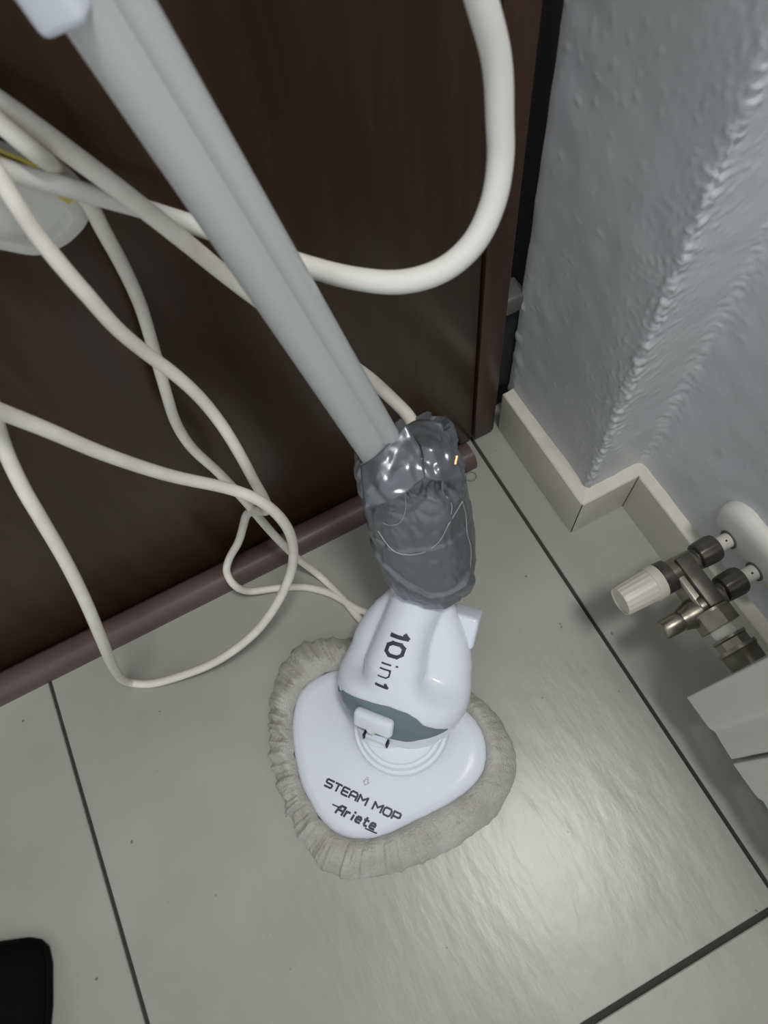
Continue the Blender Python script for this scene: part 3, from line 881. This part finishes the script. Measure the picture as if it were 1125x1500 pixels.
cord('power_cord', [HS - TU * 0.012 - TA * 0.07, HS - TU * 0.050 - TA * 0.06, HS - TU * 0.080 - TA * 0.10, (-0.0531, 0.3669, 0.6277), (-0.0475, 0.3549, 0.6088), (-0.0409, 0.3435, 0.5936), (-0.0342, 0.3387, 0.5792), (-0.0296, 0.3633, 0.5466), (-0.0257, 0.3587, 0.5319), (-0.0262, 0.3555, 0.5151), (-0.0275, 0.3607, 0.4820), (-0.0308, 0.3657, 0.4453), (-0.0378, 0.3685, 0.4072), (-0.0480, 0.3641, 0.3601), (-0.0557, 0.3615, 0.3195), (-0.0558, 0.3552, 0.2892), (-0.0476, 0.3493, 0.2437), (-0.0399, 0.3388, 0.1906), (-0.0332, 0.3277, 0.1262), (-0.0228, 0.3191, 0.0523), (-0.0087, 0.3037, 0.0050), (0.0041, 0.2625, 0.0048), (0.0130, 0.2246, 0.0048), (0.0306, 0.2058, 0.0048), (0.0345, 0.2224, 0.0048), (0.0139, 0.2448, 0.0048), (-0.0068, 0.2781, 0.0048), (-0.0327, 0.3019, 0.0050), (-0.0665, 0.3169, 0.0090), (-0.0928, 0.3240, 0.0180), (-0.1029, 0.3297, 0.0414), (-0.1033, 0.3437, 0.0530), (-0.0922, 0.3505, 0.0683), (-0.0732, 0.3511, 0.0930), (-0.0586, 0.3509, 0.1222), (-0.0461, 0.3431, 0.1588), (-0.0335, 0.3252, 0.1888), (-0.0239, 0.3056, 0.2166), (-0.0199, 0.2975, 0.2520), (-0.0198, 0.2971, 0.2903), (-0.0190, 0.2967, 0.3286), (-0.0199, 0.3057, 0.3599), (-0.0237, 0.3140, 0.3906), (-0.0307, 0.3166, 0.4238), (-0.0393, 0.3185, 0.4511), (-0.0458, 0.3166, 0.4824), (-0.0487, 0.3171, 0.5097), (-0.0513, 0.3198, 0.5292), (-0.0535, 0.3253, 0.5489), (-0.0537, 0.3306, 0.5699), (-0.0551, 0.3448, 0.5902), (-0.0640, 0.3621, 0.5967), (-0.0693, 0.3450, 0.6091), (-0.0805, 0.3650, 0.5933)],
     0.0045, M_cord, 'off-white power cord whose two strands cross and run behind the mop foot', 'cord')

# white plastic unit end at the left edge, resting against the door
UO = V((-0.0574, 0.3670, 0.5335))
un = thing('steam_unit', UO, 'white plastic appliance end with a yellow sticker at the left edge under the hose', 'appliance')
UR, UD, UN = Vector((1, 0, 0)), Vector((0, 0, -1)), Vector((0, -1, 0))
UOUT = [(-0.1035, 0.3670, 0.6360), (-0.0888, 0.3670, 0.6163), (-0.0734, 0.3670, 0.5959), (-0.0588, 0.3670, 0.5782), (-0.0443, 0.3670, 0.5617), (-0.0343, 0.3670, 0.5465), (-0.0290, 0.3670, 0.5332), (-0.0283, 0.3670, 0.5221), (-0.0317, 0.3670, 0.5146), (-0.0419, 0.3670, 0.5087), (-0.0527, 0.3670, 0.5060), (-0.0667, 0.3670, 0.5072), (-0.0793, 0.3670, 0.5171), (-0.0958, 0.3670, 0.5341), (-0.1134, 0.3670, 0.5558), (-0.1305, 0.3670, 0.5774), (-0.1444, 0.3670, 0.5944)]
UOUT = [(p[0] - UO.x, UO.z - p[2]) for p in UOUT]
def inset(poly, d):
    n = len(poly); out = []
    cx = sum(p[0] for p in poly) / n; cy = sum(p[1] for p in poly) / n
    for i in range(n):
        x0, y0 = poly[i - 1]; x1, y1 = poly[i]; x2, y2 = poly[(i + 1) % n]
        ax, ay = x1 - x0, y1 - y0; bx, by = x2 - x1, y2 - y1
        la, lb = math.hypot(ax, ay), math.hypot(bx, by)
        nx, ny = -(ay / la + by / lb), ax / la + bx / lb
        l = math.hypot(nx, ny); nx, ny = nx / l, ny / l
        if nx * (cx - x1) + ny * (cy - y1) < 0: nx, ny = -nx, -ny
        out.append((x1 + nx * d, y1 + ny * d))
    return out
def dense(poly, n=5):
    P = [V((x, y, 0)) for x, y in poly]; out = []
    m2 = len(P)
    for i in range(m2):
        p0, p1, p2, p3 = P[i - 1], P[i], P[(i + 1) % m2], P[(i + 2) % m2]
        for k in range(n):
            t = k / n
            q = 0.5 * ((2 * p1) + (p2 - p0) * t + (2 * p0 - 5 * p1 + 4 * p2 - p3) * t * t + (3 * p1 - p0 - 3 * p2 + p3) * t ** 3)
            out.append((q.x, q.y))
    return out
UIN = [(-0.1138, 0.3670, 0.6215), (-0.1005, 0.3670, 0.6020), (-0.0836, 0.3670, 0.5819), (-0.0675, 0.3670, 0.5652), (-0.0566, 0.3670, 0.5538), (-0.0464, 0.3670, 0.5422), (-0.0394, 0.3670, 0.5317), (-0.0378, 0.3670, 0.5235), (-0.0412, 0.3670, 0.5179), (-0.0489, 0.3670, 0.5144), (-0.0569, 0.3670, 0.5134), (-0.0664, 0.3670, 0.5148), (-0.0758, 0.3670, 0.5227), (-0.0922, 0.3670, 0.5393), (-0.1101, 0.3670, 0.5602), (-0.1251, 0.3670, 0.5819), (-0.1349, 0.3670, 0.5997)]
UIN = [(p[0] - UO.x, UO.z - p[2]) for p in UIN]
dn, di = dense(UOUT), dense(UIN)
n = len(dn)
loops = [(dn, -0.0085), (dn, -0.0010), (inset(dn, 0.0006), 0.0014), (inset(dn, 0.002), 0.0022), (di, 0.0022), (inset(di, 0.0007), 0.0015), (inset(di, 0.0022), -0.0050), (inset(di, 0.0030), -0.0056)]
vs, fs = [], []
for pl, h in loops:
    for x, y in pl: vs.append(UO + UR * x + UD * y + UN * h)
for k in range(len(loops) - 1):
    for j in range(n): fs.append([k * n + j, k * n + (j + 1) % n, (k + 1) * n + (j + 1) % n, (k + 1) * n + j])
fs.append([j for j in range(n)]); fs.append([(len(loops) - 1) * n + j for j in range(n)])
make('shell', vs, fs, M_white2, un, True, 40)
lathe('screw_hole', V((-0.0578, 0.3725, 0.5194)), UN, [(0, 0.0012), (0.0003, 0.0012)], M_dark, un, 12)
def sticker(a, b, wd, name, mat):
    a, b = V(a), V(b)
    d = (b - a).normalized(); pp = UN.cross(d)
    return box(name, (a + b) / 2, ((b - a).length / 2, wd, 0.0002), mat, un, (d, pp, UN))
sa, sb = V((-0.0596, 0.3646, 0.5779)), V((-0.0374, 0.3646, 0.5505))
sticker(sa, sb, 0.0028, 'yellow_sticker', M_yellow)
sticker((-0.0372, 0.3646, 0.5370), (-0.0343, 0.3646, 0.5306), 0.0018, 'yellow_sticker', M_yellow)
for k in range(16):
    q0 = sa.lerp(sb, 0.02 + k * 0.045) + UN * 0.0003
    sticker(q0 - UD * 0.0008, q0 + UR * 0.0006 + UD * 0.0011, 0.0003, 'sticker_print', M_dark)

# ------------------------------------------------------------------ radiator with its valve
rad = thing('radiator', (0.30, -0.3, 0.1), 'white sectional radiator on the wall at the lower right edge', 'radiator')
ZB, ZT, PITCH = 0.100, 0.66, 0.0672
SEC = [(0.2520, -0.0120), (0.2522, -0.0150), (0.2525, -0.0385), (0.2530, -0.0450), (0.2555, -0.0490), (0.2545, -0.0590), (0.2535, -0.0752), (0.2555, -0.0765), (0.2700, -0.0765), (0.2720, -0.0480),
       (0.3420, -0.0480), (0.3420, -0.0765), (0.3450, -0.0765), (0.3450, -0.0120), (0.3420, -0.0120), (0.3420, -0.0400), (0.2700, -0.0400), (0.2690, -0.0120)]
for k in range(7):
    pts = [(x, y - PITCH * k) for x, y in SEC]
    bm = bmesh.new()
    lo = [bm.verts.new((x, y, ZB)) for x, y in pts]
    hi = [bm.verts.new((x, y, ZT)) for x, y in pts]
    nn_ = len(pts)
    for j in range(nn_): bm.faces.new([lo[j], lo[(j + 1) % nn_], hi[(j + 1) % nn_], hi[j]])
    bm.faces.new(lo[::-1]); bm.faces.new(hi)
    bmesh.ops.bevel(bm, geom=[e for e in bm.edges if abs(e.verts[0].co.z - e.verts[1].co.z) > 0.1 and e.verts[0].co.x < 0.26], offset=0.0012, segments=2, affect='EDGES', profile=0.5)
    make_bm('section', bm, M_rad, rad, True, 25)
for z in (0.150, 0.610):
    lathe('header_pipe', (0.303, -0.014, z), (0, -1, 0), [(0, 0.016), (0.0, 0.018), (0.47, 0.018)], M_rad, rad, 24)
box('wall_bracket', (0.357, -0.25, 0.60), (0.015, 0.012, 0.02), M_rad, rad)

ZV = 0.150
XA = Vector((-1, 0, 0)); YA = Vector((0, -1, 0))
vl = thing('radiator_valve', (0.31, 0.08, ZV), 'nickel radiator valve with an ivory cap and two pipes from the wall', 'valve')
lathe('valve_cap', (0.2760, 0.0885, ZV), XA, [(0, 0.0172), (0.0015, 0.0176), (0.009, 0.0172), (0.0095, 0.0162), (0.011, 0.0160), (0.040, 0.0146), (0.0425, 0.0138), (0.0425, 0.0128), (0.0415, 0.0125)], M_knob, vl, 96, 18, 0.018, (4, 6))
lathe('cap_ring', (0.2870, 0.0885, ZV), XA, [(0, 0.0135), (0, 0.0160), (0.010, 0.0163), (0.011, 0.0150)], M_nick, vl, 40)
lathe('valve_body', (0.3180, 0.0885, ZV), XA, [(0, 0.0105), (0.004, 0.0130), (0.030, 0.0130)], M_brass, vl, 40)
lathe('valve_body', (0.3180, 0.0500, ZV), XA, [(0, 0.0105), (0.004, 0.0125), (0.024, 0.0125), (0.0275, 0.0118)], M_brass, vl, 40)
box('bridge_plate', (0.3035, 0.0700, ZV + 0.004), (0.0080, 0.0265, 0.0120), M_nick, vl, None, 0.0016, 2)
box('bridge_body', (0.3000, 0.0690, ZV - 0.002), (0.0120, 0.0240, 0.0120), M_brass, vl, None, 0.003, 3)
lathe('lockshield', (0.2920, 0.0480, ZV - 0.004), XA, [(0, 0.0140), (0.010, 0.0135), (0.015, 0.0115), (0.020, 0.0104), (0.020, 0.0088), (0.0225, 0.0088), (0.0225, 0.0098), (0.038, 0.0094), (0.040, 0.0080)], M_brass, vl, 40)
for y in (0.0910, 0.0540):
    lathe('pipe_stub', (0.3080, y, ZV), -XA, [(0, 0.0092), (0.016, 0.0095)], M_nick, vl, 32)
    lathe('compression_nut', (0.3200, y, ZV), -XA, [(0, 0.0102), (0.0015, 0.0126), (0.005, 0.0128), (0.019, 0.0132), (0.0225, 0.0128), (0.0235, 0.0090)], M_nick, vl, 64, 12, 0.035, (2, 3))
    pipe = lathe('pipe', (0.3400, y, ZV), -XA, [(0, 0.0076), (0.036, 0.0076)], M_pipe, vl, 32)
    lathe('pipe_mark', (0.3520, y - 0.001, ZV + 0.0075), (0, 0, 1), [(0, 0.0011), (0.0003, 0.0011)], M_dark, vl, 10)
# union towards the radiator
UX, UY = 0.2990, 0.0430
lathe('union_ring', (UX, UY, ZV), YA, [(0, 0.0150), (0, 0.0192), (0.0025, 0.0192), (0.0025, 0.0150)], M_brass, vl, 40)
lathe('union_nut', (UX, UY - 0.0025, ZV), YA, [(0, 0.0190), (0.0145, 0.0190), (0.0150, 0.0170)], M_brass, vl, 48, hexa=True)
lathe('thread_tape', (UX, UY - 0.0170, ZV), YA, [(0, 0.0105), (0.0015, 0.0115), (0.010, 0.0108), (0.0125, 0.0110)], M_ptfe, vl, 32)
lathe('union_ring', (UX, UY - 0.0270, ZV), YA, [(0, 0.0140), (0, 0.0158), (0.0022, 0.0162), (0.0035, 0.0150)], M_brass, vl, 40)
lathe('bushing_nut', (UX, UY - 0.0300, ZV), YA, [(0, 0.0150), (0.0080, 0.0150)], M_brass, vl, 48, hexa=True)
lathe('union_ring', (UX, UY - 0.0380, ZV), YA, [(0, 0.0150), (0, 0.0182), (0.0030, 0.0186), (0.0060, 0.0170), (0.0180, 0.0165)], M_brass, vl, 40)

# oval cover where the pipes leave the wall
rs = thing('pipe_rosette', (0.372, 0.072, ZV + 0.005), 'white oval cover where the two pipes enter the grey wall', 'pipe cover')
vs, fs = [], []
NS = 80
rings = [(1.0, 0.0), (1.0, 0.004), (0.97, 0.0065), (0.88, 0.0105), (0.74, 0.0130), (0.55, 0.0142), (0.3, 0.0146)]
RR, HL = 0.0285, 0.0195
for sc, h in rings:
    for j in range(NS):
        th = 2 * math.pi * j / NS
        cy = HL if math.cos(th) > 0 else -HL
        vs.append((0.3735 - h, 0.0725 + cy + math.cos(th) * RR * sc, ZV + 0.012 + math.sin(th) * RR * sc))
for k in range(len(rings) - 1):
    for j in range(NS): fs.append([k * NS + j, k * NS + (j + 1) % NS, (k + 1) * NS + (j + 1) % NS, (k + 1) * NS + j])
fs.append(list(range(NS))); fs.append([(len(rings) - 1) * NS + j for j in range(NS)])
make('cover', vs, fs, M_white2, rs, True, 40)
for y in (0.0910, 0.0540):
    lathe('seal', (0.3625, y, ZV), XA, [(0, 0.0105), (0.0045, 0.0100), (0.0045, 0.0078)], M_stop, rs, 32)

# ------------------------------------------------------------------ shoe at the lower left, and a hair tie by the bar
sh = thing('shoe', (-0.47, 0.0, 0), 'black shoe whose toe shows in the lower left corner', 'shoe')
toe = V((-0.4580, 0.1000, 0))
back = (V((-0.53, -0.10, 0)) - toe).normalized()
sd = V((-back.y, back.x, 0))
secs = [(0.000, 0.020, 0.012), (0.003, 0.032, 0.022), (0.010, 0.041, 0.030), (0.025, 0.046, 0.037), (0.06, 0.049, 0.043), (0.10, 0.048, 0.055), (0.15, 0.041, 0.072), (0.20, 0.035, 0.080), (0.26, 0.034, 0.085), (0.285, 0.028, 0.080), (0.292, 0.016, 0.05)]
cen = toe - V((sd.x, sd.y, 0)) * 0.0
def shoe_loft(name, zs, grow, mat):
    vs, fs = [], []
    n = 28
    for d, hw, h in secs:
        for j in range(n):
            th = 2 * math.pi * j / n
            c, s = math.cos(th), math.sin(th)
            e = 0.62
            a = math.copysign(abs(c) ** e, c) * (hw + grow); b = math.copysign(abs(s) ** e, s)
            z = zs[0] + (b * 0.5 + 0.5) * ((h if zs[1] is None else zs[1]) - zs[0])
            vs.append(cen + back * (d - grow) + sd * a + V((0, 0, z)))
    for i in range(len(secs) - 1):
        for j in range(n): fs.append([i * n + j, i * n + (j + 1) % n, (i + 1) * n + (j + 1) % n, (i + 1) * n + j])
    fs.append(list(range(n))); fs.append([(len(secs) - 1) * n + j for j in range(n)])
    return make(name, vs, fs, mat, sh, True, 50)
shoe_loft('upper', (0.006, None), 0.0, M_shoe)
shoe_loft('sole', (0.0005, 0.016), 0.0015, M_shoe)

c = V((0.2193, 0.3348, 0.0012))
ring = [c + V((math.cos(t) * 0.0068, math.sin(t) * 0.0062, 0)) for t in [2 * math.pi * k / 40 for k in range(39)]]
o = sweep(ring, lambda i, th: (0.0008 * math.cos(th), 0.0008 * math.sin(th)), 8, 'thread_loop', M_hair)
props(o, 'tiny grey loop of thread on the tile by the bar end', 'thread loop')
